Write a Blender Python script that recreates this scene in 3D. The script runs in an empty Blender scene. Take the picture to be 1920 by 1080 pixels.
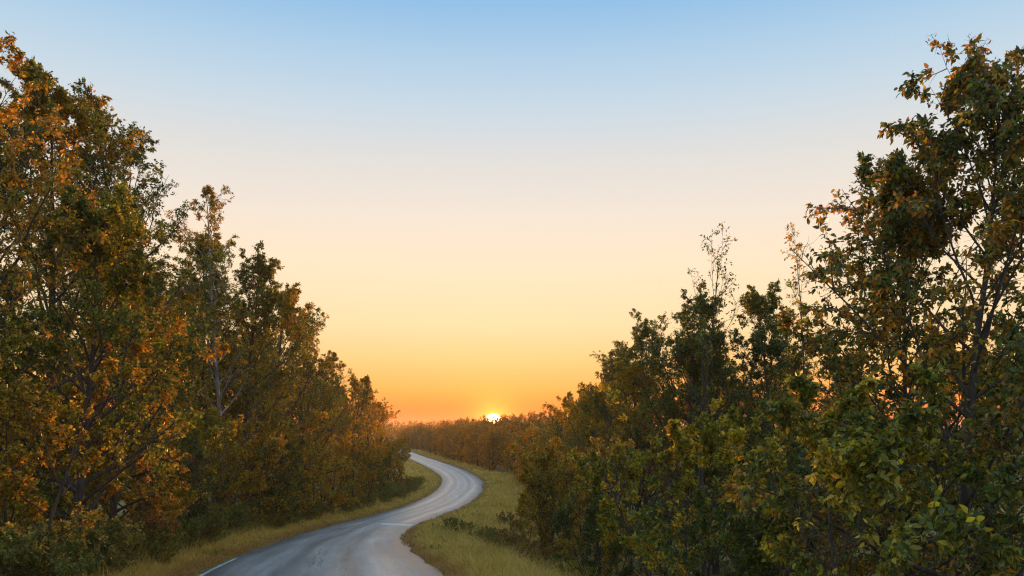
import bpy, math
import numpy as np
from mathutils import Vector

R = math.radians
scene = bpy.context.scene
COL = scene.collection

# ------------------------------------------------------------------ camera
CAM = Vector((0.0, 0.0, 9.0))
cam_data = bpy.data.cameras.new("camera")
cam_data.sensor_width = 36.0
cam_data.lens = 36.0 * 1507.0 / 1920.0
cam_data.shift_y = 268.0 / 1920.0
cam_data.clip_start = 0.1
cam_data.clip_end = 20000.0
cam = bpy.data.objects.new("camera", cam_data)
cam.location = CAM
cam.rotation_euler = (R(90), 0, 0)
COL.objects.link(cam)
scene.camera = cam

# ------------------------------------------------------------------ light
SUN_AZ, SUN_EL = R(-1.33), R(0.60)
SUN_DIR = Vector((math.sin(SUN_AZ) * math.cos(SUN_EL), math.cos(SUN_AZ) * math.cos(SUN_EL), math.sin(SUN_EL)))
world = bpy.data.worlds.new("World")
scene.world = world
world.use_nodes = True
wt = world.node_tree
wt.nodes.clear()


def nd(t, kind, **kw):
    n = t.nodes.new(kind)
    for k, v in kw.items():
        if k.startswith("i_"):
            n.inputs[k[2:].replace("_", " ")].default_value = v
        else:
            setattr(n, k, v)
    return n


def math_node(t, op, a, b=None, c=None, clamp=False):
    n = t.nodes.new("ShaderNodeMath")
    n.operation = op
    n.use_clamp = clamp
    for i, v in enumerate((a, b, c)):
        if v is None:
            continue
        if isinstance(v, (int, float)):
            n.inputs[i].default_value = v
        else:
            t.links.new(v, n.inputs[i])
    return n.outputs[0]


def ramp(t, fac, stops, mode="LINEAR"):
    n = t.nodes.new("ShaderNodeValToRGB")
    cr = n.color_ramp
    cr.interpolation = mode
    while len(cr.elements) < len(stops):
        cr.elements.new(0.5)
    for e, (p, c) in zip(cr.elements, stops):
        e.position = p
        e.color = (c[0], c[1], c[2], 1.0)
    t.links.new(fac, n.inputs[0])
    return n.outputs[0]


def mix_col(t, mode, fac, a, b):
    n = t.nodes.new("ShaderNodeMix")
    n.data_type = "RGBA"
    n.blend_type = mode
    n.clamp_factor = True
    for sock, v in ((n.inputs[0], fac), (n.inputs[6], a), (n.inputs[7], b)):
        if isinstance(v, (int, float)):
            sock.default_value = v
        elif isinstance(v, tuple):
            sock.default_value = (v[0], v[1], v[2], 1)
        else:
            t.links.new(v, sock)
    return n.outputs[2]


SKY_STRENGTH = 0.12
sky = nd(wt, "ShaderNodeTexSky", sky_type="NISHITA", sun_disc=False, sun_elevation=R(1.5), sun_rotation=SUN_AZ,
         altitude=100.0, air_density=1.0, dust_density=2.0, ozone_density=1.5)
def srgb(r, g, b):
    return tuple((c / 255 / 12.92) if c <= 10 else ((c / 255 + 0.055) / 1.055) ** 2.4 for c in (r, g, b))


tc = nd(wt, "ShaderNodeTexCoord")
sep = nd(wt, "ShaderNodeSeparateXYZ")
wt.links.new(tc.outputs["Generated"], sep.inputs[0])
elev = math_node(wt, "MAXIMUM", sep.outputs[2], 0.0)
# the clear evening sky by elevation: toward the sun, and the cooler side behind the camera
sky_sunset = ramp(wt, elev, [(0, srgb(238, 96, 36)), (0.012, srgb(248, 112, 42)), (0.0285, srgb(254, 134, 50)), (0.052, srgb(255, 176, 84)), (0.088, srgb(255, 204, 132)), (0.131, srgb(254, 221, 170)), (0.196, srgb(251, 227, 194)), (0.257, srgb(238, 225, 210)), (0.319, srgb(220, 219, 216)), (0.371, srgb(197, 214, 226)), (0.42, srgb(173, 204, 228)), (0.468, srgb(143, 189, 227)), (1.0, srgb(150, 195, 232))])
sky_dusk = ramp(wt, elev, [(0.0, srgb(140, 128, 142)), (0.12, srgb(172, 162, 176)), (0.3, srgb(204, 211, 230)), (0.5, srgb(188, 214, 240)), (1.0, srgb(150, 196, 234))])
side = math_node(wt, "MULTIPLY_ADD", sep.outputs[1], 0.9, 0.35, clamp=True)
sky_grad = mix_col(wt, "MIX", side, sky_dusk, sky_sunset)
sun_dot = nd(wt, "ShaderNodeVectorMath", operation="DOT_PRODUCT")
sun_dot.inputs[1].default_value = SUN_DIR
wt.links.new(tc.outputs["Generated"], sun_dot.inputs[0])
sun_ang = math_node(wt, "MULTIPLY", math_node(wt, "ARCCOSINE", math_node(wt, "MINIMUM", sun_dot.outputs["Value"], 1.0)), 57.2958)
disc = math_node(wt, "MULTIPLY_ADD", sun_ang, -2.6, 1.75, clamp=True)
glow = math_node(wt, "POWER", 2.718, math_node(wt, "MULTIPLY", sun_ang, -1.5))
aur = math_node(wt, "POWER", 2.718, math_node(wt, "MULTIPLY", sun_ang, -0.16))


def vscale(col, fac):
    n = wt.nodes.new("ShaderNodeVectorMath")
    n.operation = "SCALE"
    if isinstance(col, tuple):
        n.inputs[0].default_value = col
    else:
        wt.links.new(col, n.inputs[0])
    if isinstance(fac, (int, float)):
        n.inputs["Scale"].default_value = fac
    else:
        wt.links.new(fac, n.inputs["Scale"])
    return n.outputs[0]


def vadd(a, b):
    n = wt.nodes.new("ShaderNodeVectorMath")
    n.operation = "ADD"
    wt.links.new(a, n.inputs[0])
    wt.links.new(b, n.inputs[1])
    return n.outputs[0]


tot = vscale(sky_grad, 0.825 / SKY_STRENGTH)
tot = vadd(tot, vscale(sky.outputs[0], 0.02))
tot = vadd(tot, vscale((14.0 / SKY_STRENGTH, 11.0 / SKY_STRENGTH, 5.0 / SKY_STRENGTH), disc))
tot = vadd(tot, vscale((2.4 / SKY_STRENGTH, 1.15 / SKY_STRENGTH, 0.12 / SKY_STRENGTH), glow))
tot = vadd(tot, vscale((0.08 / SKY_STRENGTH, 0.03 / SKY_STRENGTH, 0.0), aur))
bg = nd(wt, "ShaderNodeBackground")
bg.inputs[1].default_value = SKY_STRENGTH
wout = nd(wt, "ShaderNodeOutputWorld")
wt.links.new(tot, bg.inputs[0])
wt.links.new(bg.outputs[0], wout.inputs[0])

sun_data = bpy.data.lights.new("sun", "SUN")
sun_data.energy = 5.0
sun_data.angle = R(0.53)
sun_data.color = (1.0, 0.37, 0.08)
sun = bpy.data.objects.new("sun", sun_data)
sun.location = (0, 60, 60)
LIGHT_DIR = Vector((SUN_DIR.x, SUN_DIR.y, math.tan(R(1.5))))
sun.rotation_euler = (-LIGHT_DIR).to_track_quat("-Z", "Y").to_euler()
COL.objects.link(sun)

scene.view_settings.view_transform = "Standard"
scene.view_settings.look = "None"
scene.view_settings.exposure = 0.35
scene.view_settings.gamma = 1.0
scene.view_settings.use_curve_mapping = False
scene.cycles.use_denoising = True
scene.cycles.denoising_prefilter = "NONE"
scene.cycles.pixel_filter_type = "BLACKMAN_HARRIS"
scene.cycles.filter_width = 1.2
scene.cycles.sample_clamp_indirect = 3.0
scene.cycles.max_bounces = 5
scene.cycles.diffuse_bounces = 2
scene.cycles.glossy_bounces = 2
scene.cycles.transmission_bounces = 4
scene.cycles.volume_bounces = 1
scene.cycles.caustics_reflective = False
scene.cycles.caustics_refractive = False

# ------------------------------------------------------------------ helpers
RNG = np.random.default_rng(7)


def mesh_from(name, verts, faces4=None, faces3=None, smooth=False, attrs=None):
    """Mesh from numpy arrays; quads and triangles."""
    me = bpy.data.meshes.new(name)
    verts = np.asarray(verts, dtype=np.float32)
    q = np.zeros((0, 4), np.int32) if faces4 is None else np.asarray(faces4, np.int32)
    t = np.zeros((0, 3), np.int32) if faces3 is None else np.asarray(faces3, np.int32)
    me.vertices.add(len(verts))
    me.vertices.foreach_set("co", verts.ravel())
    me.loops.add(q.size + t.size)
    me.loops.foreach_set("vertex_index", np.concatenate([q.ravel(), t.ravel()]).astype(np.int32))
    me.polygons.add(len(q) + len(t))
    starts = np.concatenate([np.arange(len(q)) * 4, q.size + np.arange(len(t)) * 3]).astype(np.int32)
    me.polygons.foreach_set("loop_start", starts)
    if smooth:
        me.polygons.foreach_set("use_smooth", np.ones(len(q) + len(t), bool))
    for k, (dom, typ, arr) in (attrs or {}).items():
        a = me.attributes.new(k, typ, dom)
        a.data.foreach_set("value" if typ == "FLOAT" else "vector", np.asarray(arr, np.float32).ravel())
    me.update(calc_edges=True)
    return me


def link(name, data, parent=None, mat=None):
    o = bpy.data.objects.new(name, data)
    COL.objects.link(o)
    if parent is not None:
        o.parent = parent
    if mat is not None and data is not None and len(data.materials) == 0:
        data.materials.append(mat)
    return o


def tag(o, label=None, cat=None, group=None, kind=None):
    for k, v in (("label", label), ("category", cat), ("group", group), ("kind", kind)):
        if v:
            o[k] = v
    return o


def smooth01(x, a, b):
    t = np.clip((np.asarray(x, float) - a) / (b - a), 0, 1)
    return t * t * (3 - 2 * t)


_tab = np.random.default_rng(3).random((256, 256))


def vnoise(x, y):
    """Smooth value noise in 0..1."""
    x = np.asarray(x, float); y = np.asarray(y, float)
    xi = np.floor(x).astype(int); yi = np.floor(y).astype(int)
    fx = x - xi; fy = y - yi
    fx = fx * fx * (3 - 2 * fx); fy = fy * fy * (3 - 2 * fy)
    g = lambda i, j: _tab[i % 256, j % 256]
    return (g(xi, yi) * (1 - fx) + g(xi + 1, yi) * fx) * (1 - fy) + (g(xi, yi + 1) * (1 - fx) + g(xi + 1, yi + 1) * fx) * fy


# ------------------------------------------------------------------ lie of the land
_cy = np.array([-60, -30, 0, 12, 24.2, 29, 34, 39.3, 48.8, 59, 65, 70, 76, 81, 93, 108, 119.5, 129.6, 143, 163, 185, 213, 264, 345, 400, 470, 600, 2600.])
_cx = np.array([10., 4.5, -1.3, -3.6, -5.9, -6.9, -7.85, -8.7, -9.75, -10.5, -10.6, -10.3, -9.85, -9.3, -8.2, -7.6, -7.5, -7.9, -9.3, -12.7, -17, -22.6, -33.5, -50, -62, -84, -140, -1100.])
_hy = np.array([-60, 0, 24.2, 31, 44.6, 67.6, 86, 109, 129, 169, 242, 303, 393, 600, 2600.])
_hh = np.array([0.6, 2.8, 4.36, 4.84, 5.92, 7.63, 8.25, 8.6, 8.25, 7.9, 7.95, 7.7, 7.75, 7.0, 6.0])
_gy = np.arange(-60, 2600, 0.5)


def _sm(a, s):
    k = np.exp(-0.5 * (np.arange(-3 * s, 3 * s + 1) / s) ** 2); k /= k.sum()
    return np.convolve(np.pad(a, (3 * s, 3 * s), mode="edge"), k, mode="valid")


_gx = _sm(np.interp(_gy, _cy, _cx), 7)
_gh = _sm(np.interp(_gy, _hy, _hh), 12)
_gd = np.gradient(_gx, 0.5)


def road_x(y): return np.interp(y, _gy, _gx)
def road_z(y): return CAM.z - np.interp(y, _gy, _gh)
def road_s(x, y): return (np.asarray(x) - road_x(y)) / np.sqrt(1 + np.interp(y, _gy, _gd) ** 2)


HALF = 3.2


def flare(y): return 1.0 + 0.17 * (1 - smooth01(y, 25, 42))      # the near road is a little wider


def ground_z(x, y):
    x = np.asarray(x, float); y = np.asarray(y, float)
    s = road_s(x, y)
    z = road_z(y) - 0.05
    right = smooth01(s, 3.8, 11.0) * (1.35 - 0.9 * smooth01(y, 55, 100)) - smooth01(s, 14, 40) * 0.8
    left = smooth01(-s, 4.5, 14.0) * 0.5
    off = smooth01(np.abs(s), 3.9, 6.0)
    n = (vnoise(x * 0.35 + 9, y * 0.35) - 0.5) * 0.28 + (vnoise(x * 1.3, y * 1.3 + 4) - 0.5) * 0.10
    far = smooth01(y, 450, 1400) * (7.0 * vnoise(x / 260.0 + 3.3, y / 400.0) + 3.0) + smooth01(np.abs(x), 120, 900) * 5.0
    hill = smooth01(s, 8, 42) * smooth01(y, 105, 150) * 3.6
    z = z - right + left + off * n + far + hill
    z = z - 0.06 * (1 - smooth01(np.abs(s) / flare(y), HALF - 0.25, HALF + 0.15))
    return z


# ------------------------------------------------------------------ materials
def new_mat(name):
    m = bpy.data.materials.new(name)
    m.use_nodes = True
    t = m.node_tree
    t.nodes.clear()
    out = nd(t, "ShaderNodeOutputMaterial")
    return m, t, out


def noise(t, scale, detail=4.0, vec=None, rough=0.55, dim=None):
    n = nd(t, "ShaderNodeTexNoise")
    n.inputs["Scale"].default_value = scale
    n.inputs["Detail"].default_value = detail
    n.inputs["Roughness"].default_value = rough
    if vec is not None:
        t.links.new(vec, n.inputs["Vector"])
    return n.outputs[0]


def leaf_mat(name, stops, translucent=0.42, rough=0.5, spec=0.22, clump=0.5, nscale=0.55, tree=0.25):
    """Leaf blades: colour differs leaf by leaf and clump by clump."""
    m, t, out = new_mat(name)
    geo = nd(t, "ShaderNodeNewGeometry")
    oi = nd(t, "ShaderNodeObjectInfo")
    r = math_node(t, "FRACT", math_node(t, "MULTIPLY_ADD", oi.outputs["Random"], 7.31, geo.outputs["Random Per Island"]))
    cl = noise(t, nscale, 2.0, geo.outputs["Position"])
    cl = math_node(t, "MULTIPLY_ADD", cl, 2.6, -0.8, clamp=True)
    f = math_node(t, "ADD", math_node(t, "MULTIPLY", r, 1 - clump), math_node(t, "MULTIPLY", cl, clump), clamp=True)
    f = math_node(t, "ADD", f, math_node(t, "MULTIPLY_ADD", math_node(t, "FRACT", math_node(t, "MULTIPLY", oi.outputs["Random"], 3.7)), tree, -0.5 * tree), clamp=True)
    col = ramp(t, f, stops)
    hs = nd(t, "ShaderNodeHueSaturation")
    t.links.new(col, hs.inputs["Color"])
    t.links.new(math_node(t, "MULTIPLY_ADD", math_node(t, "FRACT", math_node(t, "MULTIPLY", r, 13.7)), 1.3, 0.38), hs.inputs["Value"])
    p = nd(t, "ShaderNodeBsdfPrincipled")
    p.inputs["Roughness"].default_value = rough
    p.inputs["Specular IOR Level"].default_value = spec
    t.links.new(hs.outputs[0], p.inputs["Base Color"])
    tr = nd(t, "ShaderNodeBsdfTranslucent")
    sat = nd(t, "ShaderNodeHueSaturation")
    sat.inputs["Saturation"].default_value = 1.1
    sat.inputs["Value"].default_value = 1.5
    t.links.new(hs.outputs[0], sat.inputs["Color"])
    t.links.new(sat.outputs[0], tr.inputs["Color"])
    mx = nd(t, "ShaderNodeMixShader")
    mx.inputs[0].default_value = translucent
    t.links.new(p.outputs[0], mx.inputs[1])
    t.links.new(tr.outputs[0], mx.inputs[2])
    t.links.new(mx.outputs[0], out.inputs[0])
    return m


DG, GR, OL, YG = (0.050, 0.080, 0.024), (0.115, 0.155, 0.026), (0.25, 0.215, 0.034), (0.48, 0.37, 0.04)
OR, RU, BR, RD = (0.66, 0.31, 0.03), (0.46, 0.215, 0.03), (0.27, 0.16, 0.045), (0.52, 0.11, 0.022)
BG_, GY = (0.060, 0.090, 0.036), (0.68, 0.45, 0.05)
M = {}
M["maple"] = leaf_mat("autumn_maple_leaves", [(0.0, DG), (0.2, GR), (0.38, OL), (0.54, BR), (0.66, RU), (0.78, OL), (0.92, OR)])
M["green_mix"] = leaf_mat("turning_green_leaves", [(0.0, DG), (0.3, GR), (0.52, OL), (0.72, YG), (0.9, OR)])
M["dark_green"] = leaf_mat("dark_green_leaves", [(0.0, DG), (0.3, BG_), (0.5, GR), (0.72, OL), (0.9, YG), (1.0, RU)], translucent=0.38)
M["olive"] = leaf_mat("olive_brown_leaves", [(0.0, DG), (0.22, OL), (0.42, BR), (0.55, YG), (0.7, RU), (0.82, OL), (1.0, GY)])
M["rust"] = leaf_mat("rust_brown_leaves", [(0.0, GR), (0.2, OL), (0.4, BR), (0.55, YG), (0.72, RU), (0.88, OR), (1.0, GY)])
M["far_haze_tint"] = leaf_mat("far_haze_tinted_leaves", [(0.0, OL), (0.25, BR), (0.55, RU), (1.0, OR)], clump=0.4, nscale=0.2, tree=0.7)  # autumn browns, with the orange glow of sunset haze put into the leaf colour
M["near"] = leaf_mat("large_turning_leaves", [(0.0, DG), (0.32, BG_), (0.46, GR), (0.6, OL), (0.72, BR), (0.84, RU), (0.94, OR)], clump=0.42, rough=0.42, spec=0.35)
M["near_yellow"] = leaf_mat("yellowing_leaves", [(0.0, DG), (0.3, GR), (0.5, OL), (0.66, YG), (0.8, GY), (0.9, BR), (1.0, OR)], clump=0.5, rough=0.42, spec=0.35)
M["shrub"] = leaf_mat("low_shrub_leaves", [(0.0, GR), (0.4, (0.17, 0.18, 0.05)), (0.75, (0.27, 0.24, 0.06)), (1.0, YG)], nscale=1.2)
M["brush"] = leaf_mat("dry_brush_leaves", [(0.0, OL), (0.4, BR), (0.8, (0.16, 0.10, 0.06)), (1.0, RU)], nscale=1.2)


def bark_mat(name, a, b, scale=9.0):
    m, t, out = new_mat(name)
    tcn = nd(t, "ShaderNodeTexCoord")
    mp = nd(t, "ShaderNodeMapping")
    mp.inputs["Scale"].default_value = (1.0, 1.0, 0.25)
    t.links.new(tcn.outputs["Object"], mp.inputs[0])
    n = noise(t, scale, 5.0, mp.outputs[0], 0.65)
    col = ramp(t, n, [(0.35, a), (0.65, b)])
    p = nd(t, "ShaderNodeBsdfPrincipled")
    p.inputs["Roughness"].default_value = 0.9
    t.links.new(col, p.inputs["Base Color"])
    bp = nd(t, "ShaderNodeBump")
    bp.inputs["Strength"].default_value = 0.6
    bp.inputs["Distance"].default_value = 0.03
    t.links.new(n, bp.inputs["Height"])
    t.links.new(bp.outputs[0], p.inputs["Normal"])
    t.links.new(p.outputs[0], out.inputs[0])
    return m


M["bark"] = bark_mat("dark_bark", (0.035, 0.027, 0.02), (0.10, 0.08, 0.06))
M["pale_bark"] = bark_mat("pale_birch_bark", (0.10, 0.09, 0.08), (0.42, 0.39, 0.35), 5.0)


def ground_mat():
    m, t, out = new_mat("meadow_soil")
    geo = nd(t, "ShaderNodeNewGeometry")
    a = noise(t, 0.22, 5.0, geo.outputs["Position"])
    b = noise(t, 3.0, 6.0, geo.outputs["Position"], 0.7)
    f = math_node(t, "ADD", math_node(t, "MULTIPLY", a, 0.6), math_node(t, "MULTIPLY", b, 0.4))
    col = ramp(t, f, [(0.3, (0.08, 0.07, 0.03)), (0.45, (0.19, 0.165, 0.05)), (0.58, (0.27, 0.205, 0.07)), (0.75, (0.24, 0.14, 0.06))])
    p = nd(t, "ShaderNodeBsdfPrincipled")
    p.inputs["Roughness"].default_value = 0.95
    p.inputs["Specular IOR Level"].default_value = 0.1
    t.links.new(col, p.inputs["Base Color"])
    bp = nd(t, "ShaderNodeBump")
    bp.inputs["Strength"].default_value = 0.8
    bp.inputs["Distance"].default_value = 0.08
    t.links.new(b, bp.inputs["Height"])
    t.links.new(bp.outputs[0], p.inputs["Normal"])
    t.links.new(p.outputs[0], out.inputs[0])
    return m


def asphalt_mat():
    m, t, out = new_mat("worn_asphalt")
    at = nd(t, "ShaderNodeAttribute", attribute_name="across")
    al = nd(t, "ShaderNodeAttribute", attribute_name="along")
    geo = nd(t, "ShaderNodeNewGeometry")
    comb = nd(t, "ShaderNodeCombineXYZ")
    t.links.new(at.outputs["Fac"], comb.inputs[0])
    t.links.new(math_node(t, "MULTIPLY", al.outputs["Fac"], 0.045), comb.inputs[1])
    streak = noise(t, 1.6, 5.0, comb.outputs[0], 0.6)
    patch = noise(t, 0.35, 4.0, geo.outputs["Position"], 0.6)
    grit = noise(t, 55.0, 3.0, geo.outputs["Position"], 0.7)
    chip = noise(t, 160.0, 1.0, geo.outputs["Position"], 0.5)
    wob = math_node(t, "MULTIPLY_ADD", noise(t, 0.25, 3.0, geo.outputs["Position"]), 0.5, -0.25)
    ac = math_node(t, "ADD", at.outputs["Fac"], wob)
    # tyre paths polished paler, oily strip between, dark dirty shoulders (across = metres from the centre line)
    f = math_node(t, "MULTIPLY_ADD", ac, 1.0 / 7.0, 0.5)
    base = ramp(t, f, [(0.03, (0.100, 0.098, 0.097)), (0.1, (0.170, 0.167, 0.165)), (0.17, (0.230, 0.225, 0.223)), (0.25, (0.330, 0.323, 0.320)), (0.36, (0.220, 0.216, 0.213)), (0.44, (0.290, 0.284, 0.281)), (0.5, (0.230, 0.225, 0.223)), (0.56, (0.290, 0.284, 0.281)), (0.64, (0.220, 0.216, 0.213)), (0.75, (0.330, 0.323, 0.320)), (0.83, (0.230, 0.225, 0.223)), (0.9, (0.170, 0.167, 0.165)), (0.97, (0.100, 0.098, 0.097))], "EASE")
    col = mix_col(t, "MULTIPLY", 0.95, base, ramp(t, streak, [(0.28, (0.5, 0.5, 0.52)), (0.72, (1.5, 1.47, 1.43))]))
    col = mix_col(t, "MULTIPLY", 0.35, col, ramp(t, patch, [(0.3, (0.6, 0.6, 0.62)), (0.7, (1.3, 1.28, 1.25))]))
    col = mix_col(t, "MULTIPLY", 0.8, col, ramp(t, grit, [(0.3, (0.55, 0.55, 0.55)), (0.7, (1.4, 1.4, 1.4))]))
    col = mix_col(t, "MULTIPLY", 0.6, col, ramp(t, chip, [(0.35, (0.7, 0.7, 0.7)), (0.72, (1.7, 1.68, 1.62))]))
    mot = noise(t, 7.0, 5.0, geo.outputs["Position"], 0.75)
    col = mix_col(t, "MULTIPLY", 0.45, col, ramp(t, mot, [(0.3, (0.5, 0.5, 0.51)), (0.7, (1.45, 1.44, 1.42))]))
    mot2 = noise(t, 20.0, 4.0, geo.outputs["Position"], 0.8)
    col = mix_col(t, "MULTIPLY", 0.9, col, ramp(t, mot2, [(0.34, (0.45, 0.45, 0.46)), (0.66, (1.6, 1.59, 1.56))]))
    # wandering tar-filled cracks beside the centre line
    wob2 = math_node(t, "MULTIPLY_ADD", noise(t, 0.35, 4.0, geo.outputs["Position"], 0.65), 1.0, -0.5)
    for off, wd in ((0.28, 0.022), (-0.75, 0.014)):
        c = math_node(t, "ABSOLUTE", math_node(t, "ADD", math_node(t, "ADD", at.outputs["Fac"], off), math_node(t, "MULTIPLY", wob2, 0.9)))
        k = math_node(t, "LESS_THAN", c, wd)
        k = math_node(t, "MULTIPLY", k, math_node(t, "GREATER_THAN", noise(t, 0.2, 2.0, geo.outputs["Position"]), 0.47))
        col = mix_col(t, "MIX", math_node(t, "MULTIPLY", k, 0.75), col, (0.018, 0.018, 0.02))
    p = nd(t, "ShaderNodeBsdfPrincipled")
    rr = math_node(t, "MULTIPLY_ADD", streak, 0.22, 0.16)
    rr = math_node(t, "ADD", rr, math_node(t, "MULTIPLY", patch, 0.12))
    track = ramp(t, f, [(0.12, (1, 1, 1)), (0.24, (0, 0, 0)), (0.33, (1, 1, 1)), (0.42, (0, 0, 0)), (0.5, (1, 1, 1)), (0.58, (0, 0, 0)), (0.67, (1, 1, 1)), (0.76, (0, 0, 0)), (0.88, (1, 1, 1))], "EASE")
    rr = math_node(t, "MULTIPLY_ADD", track, 0.10, rr)
    t.links.new(rr, p.inputs["Roughness"])
    p.inputs["Specular IOR Level"].default_value = 0.8
    t.links.new(col, p.inputs["Base Color"])
    bp = nd(t, "ShaderNodeBump")
    bp.inputs["Strength"].default_value = 0.15
    bp.inputs["Distance"].default_value = 0.01
    t.links.new(grit, bp.inputs["Height"])
    t.links.new(bp.outputs[0], p.inputs["Normal"])
    t.links.new(p.outputs[0], out.inputs[0])
    return m


def paint_mat(name, wear):
    m, t, out = new_mat(name)
    geo = nd(t, "ShaderNodeNewGeometry")
    a = noise(t, 5.0, 6.0, geo.outputs["Position"], 0.75)
    k = ramp(t, a, [(wear - 0.08, (0, 0, 0)), (wear + 0.10, (1, 1, 1))])
    col = mix_col(t, "MIX", k, (0.11, 0.108, 0.106), (0.72, 0.71, 0.68))
    p = nd(t, "ShaderNodeBsdfPrincipled")
    p.inputs["Roughness"].default_value = 0.6
    t.links.new(col, p.inputs["Base Color"])
    t.links.new(p.outputs[0], out.inputs[0])
    return m


# ------------------------------------------------------------------ ground and road
def graded(segs):
    out = [segs[0][0]]
    for a, b, st in segs:
        n = max(1, int(round((b - a) / st)))
        out += list(np.linspace(a, b, n + 1)[1:])
    return np.array(out)


gy = graded([(-60, 12, 2.0), (12, 130, 0.6), (130, 260, 1.2), (260, 600, 5), (600, 2580, 40)])
gxs = graded([(-1600, -300, 50), (-300, -80, 8), (-80, -34, 2), (-34, 14, 0.5), (14, 60, 2), (60, 300, 10), (300, 1600, 50)])
GXm, GYm = np.meshgrid(gxs, gy)
gv = np.c_[GXm.ravel(), GYm.ravel(), ground_z(GXm, GYm).ravel()]
nx, ny = len(gxs), len(gy)
ii = (np.arange(ny - 1)[:, None] * nx + np.arange(nx - 1)[None]).ravel()
ground = link("ground", mesh_from("ground", gv, np.c_[ii, ii + 1, ii + nx + 1, ii + nx], smooth=True), mat=ground_mat())
tag(ground, "olive meadow ground falling away on both sides of the road", kind="structure")


def strip(name, y0, y1, s0, s1, dz, mat, step=0.5, jag=0.0, skirt=0.0, cols=1):
    ys = np.arange(y0, y1 + 1e-6, step)
    g = np.interp(ys, _gy, _gd)
    nrm = np.c_[1 / np.sqrt(1 + g * g), -g / np.sqrt(1 + g * g)]
    al = np.concatenate([[0], np.cumsum(np.hypot(np.diff(road_x(ys)), np.diff(ys)))])
    svals = list(np.linspace(s0, s1, cols + 1))
    zoff = [dz] * len(svals)
    if skirt:
        svals = [s0 - 0.10] + svals + [s1 + 0.10]
        zoff = [dz - skirt] + zoff + [dz - skirt]
    V, A, B = [], [], []
    for k, (s, zo) in enumerate(zip(svals, zoff)):
        sv = np.full(len(ys), s)
        if jag and (k < 2 or k > len(svals) - 3):
            sv = sv + (vnoise(ys * 0.9, np.full(len(ys), 3.0 * (k > 2))) - 0.5) * jag + (vnoise(ys * 0.13, np.full(len(ys), 7 + 3.0 * (k > 2))) - 0.5) * jag * 2
        A.append(sv); B.append(al)
        sv = sv * flare(ys)
        V.append(np.c_[road_x(ys) + nrm[:, 0] * sv, ys + nrm[:, 1] * sv, road_z(ys) + zo - 0.02 * np.abs(sv)])
    m_, n_ = len(svals), len(ys)
    V = np.stack(V, 1).reshape(-1, 3)
    i = (np.arange(n_ - 1)[:, None] * m_ + np.arange(m_ - 1)[None]).ravel()
    me = mesh_from(name, V, np.c_[i, i + 1, i + m_ + 1, i + m_], smooth=True,
                   attrs={"across": ("POINT", "FLOAT", np.stack(A, 1)), "along": ("POINT", "FLOAT", np.stack(B, 1))})
    return link(name, me, mat=mat)


ASPH = asphalt_mat()
road = strip("road", -58, 520, -HALF, HALF, 0.04, ASPH, jag=0.26, skirt=0.12, cols=8)
tag(road, "winding grey asphalt road running toward the setting sun", kind="structure")
PAINT, PALE = paint_mat("worn_white_paint", 0.56), paint_mat("faded_white_paint", 0.47)
tag(strip("centre_line", 52, 200, -0.11, 0.11, 0.044, PALE), "faded white centre line around the bends", kind="structure")
for y0, y1 in ((26.0, 29.5), (31.5, 33.6), (21.5, 24.0)):
    tag(strip("centre_line", y0, y1, -0.06, 0.06, 0.044, PAINT, 0.25), "broken white centre line on the near road", kind="structure")
tag(strip("edge_line", 12, 32, -3.08, -2.96, 0.044, PALE, 0.25), "worn white edge line on the near left kerbside", kind="structure")


def cross_bar():
    """Pale painted bar from the centre of the road to its right edge."""
    n = 14
    s = np.linspace(0.35, 2.95, n)
    yc = 62.2 - 0.55 * s
    V = []
    for sgn in (-1, 1):
        for a, b in zip(s, yc):
            y = b + sgn * 1.05
            V.append((road_x(y) + a, y, float(road_z(y)) + 0.046 - 0.02 * abs(a)))
    f = [(i, i + 1, n + i + 1, n + i) for i in range(n - 1)]
    return link("stop_line", mesh_from("stop_line", V, f), mat=paint_mat("stop_line_paint", 0.36))


tag(cross_bar(), "pale painted bar across the right lane before the bend", kind="structure")

# ------------------------------------------------------------------ tree growing
def unit(v): return v / np.maximum(np.linalg.norm(v, axis=-1, keepdims=True), 1e-9)


def tubes(P, Rr, m):
    """Tapered tubes along polylines P (n,k,3) with radii (n,k); m sides."""
    n, k, _ = P.shape
    T = unit(np.gradient(P, axis=1))
    ref = np.where(np.abs(T[..., 2:3]) > 0.9, np.array([1.0, 0, 0]), np.array([0, 0, 1.0]))
    U = unit(np.cross(T, ref)); W = np.cross(T, U)
    a = np.arange(m) * 2 * np.pi / m
    ring = U[:, :, None] * np.cos(a)[None, None, :, None] + W[:, :, None] * np.sin(a)[None, None, :, None]
    V = (P[:, :, None] + ring * Rr[:, :, None, None]).reshape(-1, 3)
    i, j, q = np.meshgrid(np.arange(n), np.arange(k - 1), np.arange(m), indexing="ij")
    b = (i * k + j) * m; q2 = (q + 1) % m
    F = np.stack([b + q, b + q2, b + m + q2, b + m + q], -1).reshape(-1, 4)
    return V, F


def grow(base, d, L, k, curl, wob, rng):
    """Polylines from bases along directions, bending upward (curl>0) or down."""
    n = len(base)
    P = np.zeros((n, k, 3)); P[:, 0] = base
    cur = unit(d)
    L = np.broadcast_to(np.asarray(L, float), (n,))
    curl = np.broadcast_to(np.asarray(curl, float), (n,))
    for i in range(1, k):
        cur = unit(cur + np.c_[np.zeros(n), np.zeros(n), curl / k] + rng.normal(0, wob / k ** 0.5, (n, 3)))
        P[:, i] = P[:, i - 1] + cur * (L / (k - 1))[:, None]
    return P


def at_t(P, idx, t):
    k = P.shape[1]
    x = t * (k - 1); i = np.clip(x.astype(int), 0, k - 2); f = (x - i)[:, None]
    a, b = P[idx, i], P[idx, i + 1]
    return a + (b - a) * f, unit(b - a)


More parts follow.
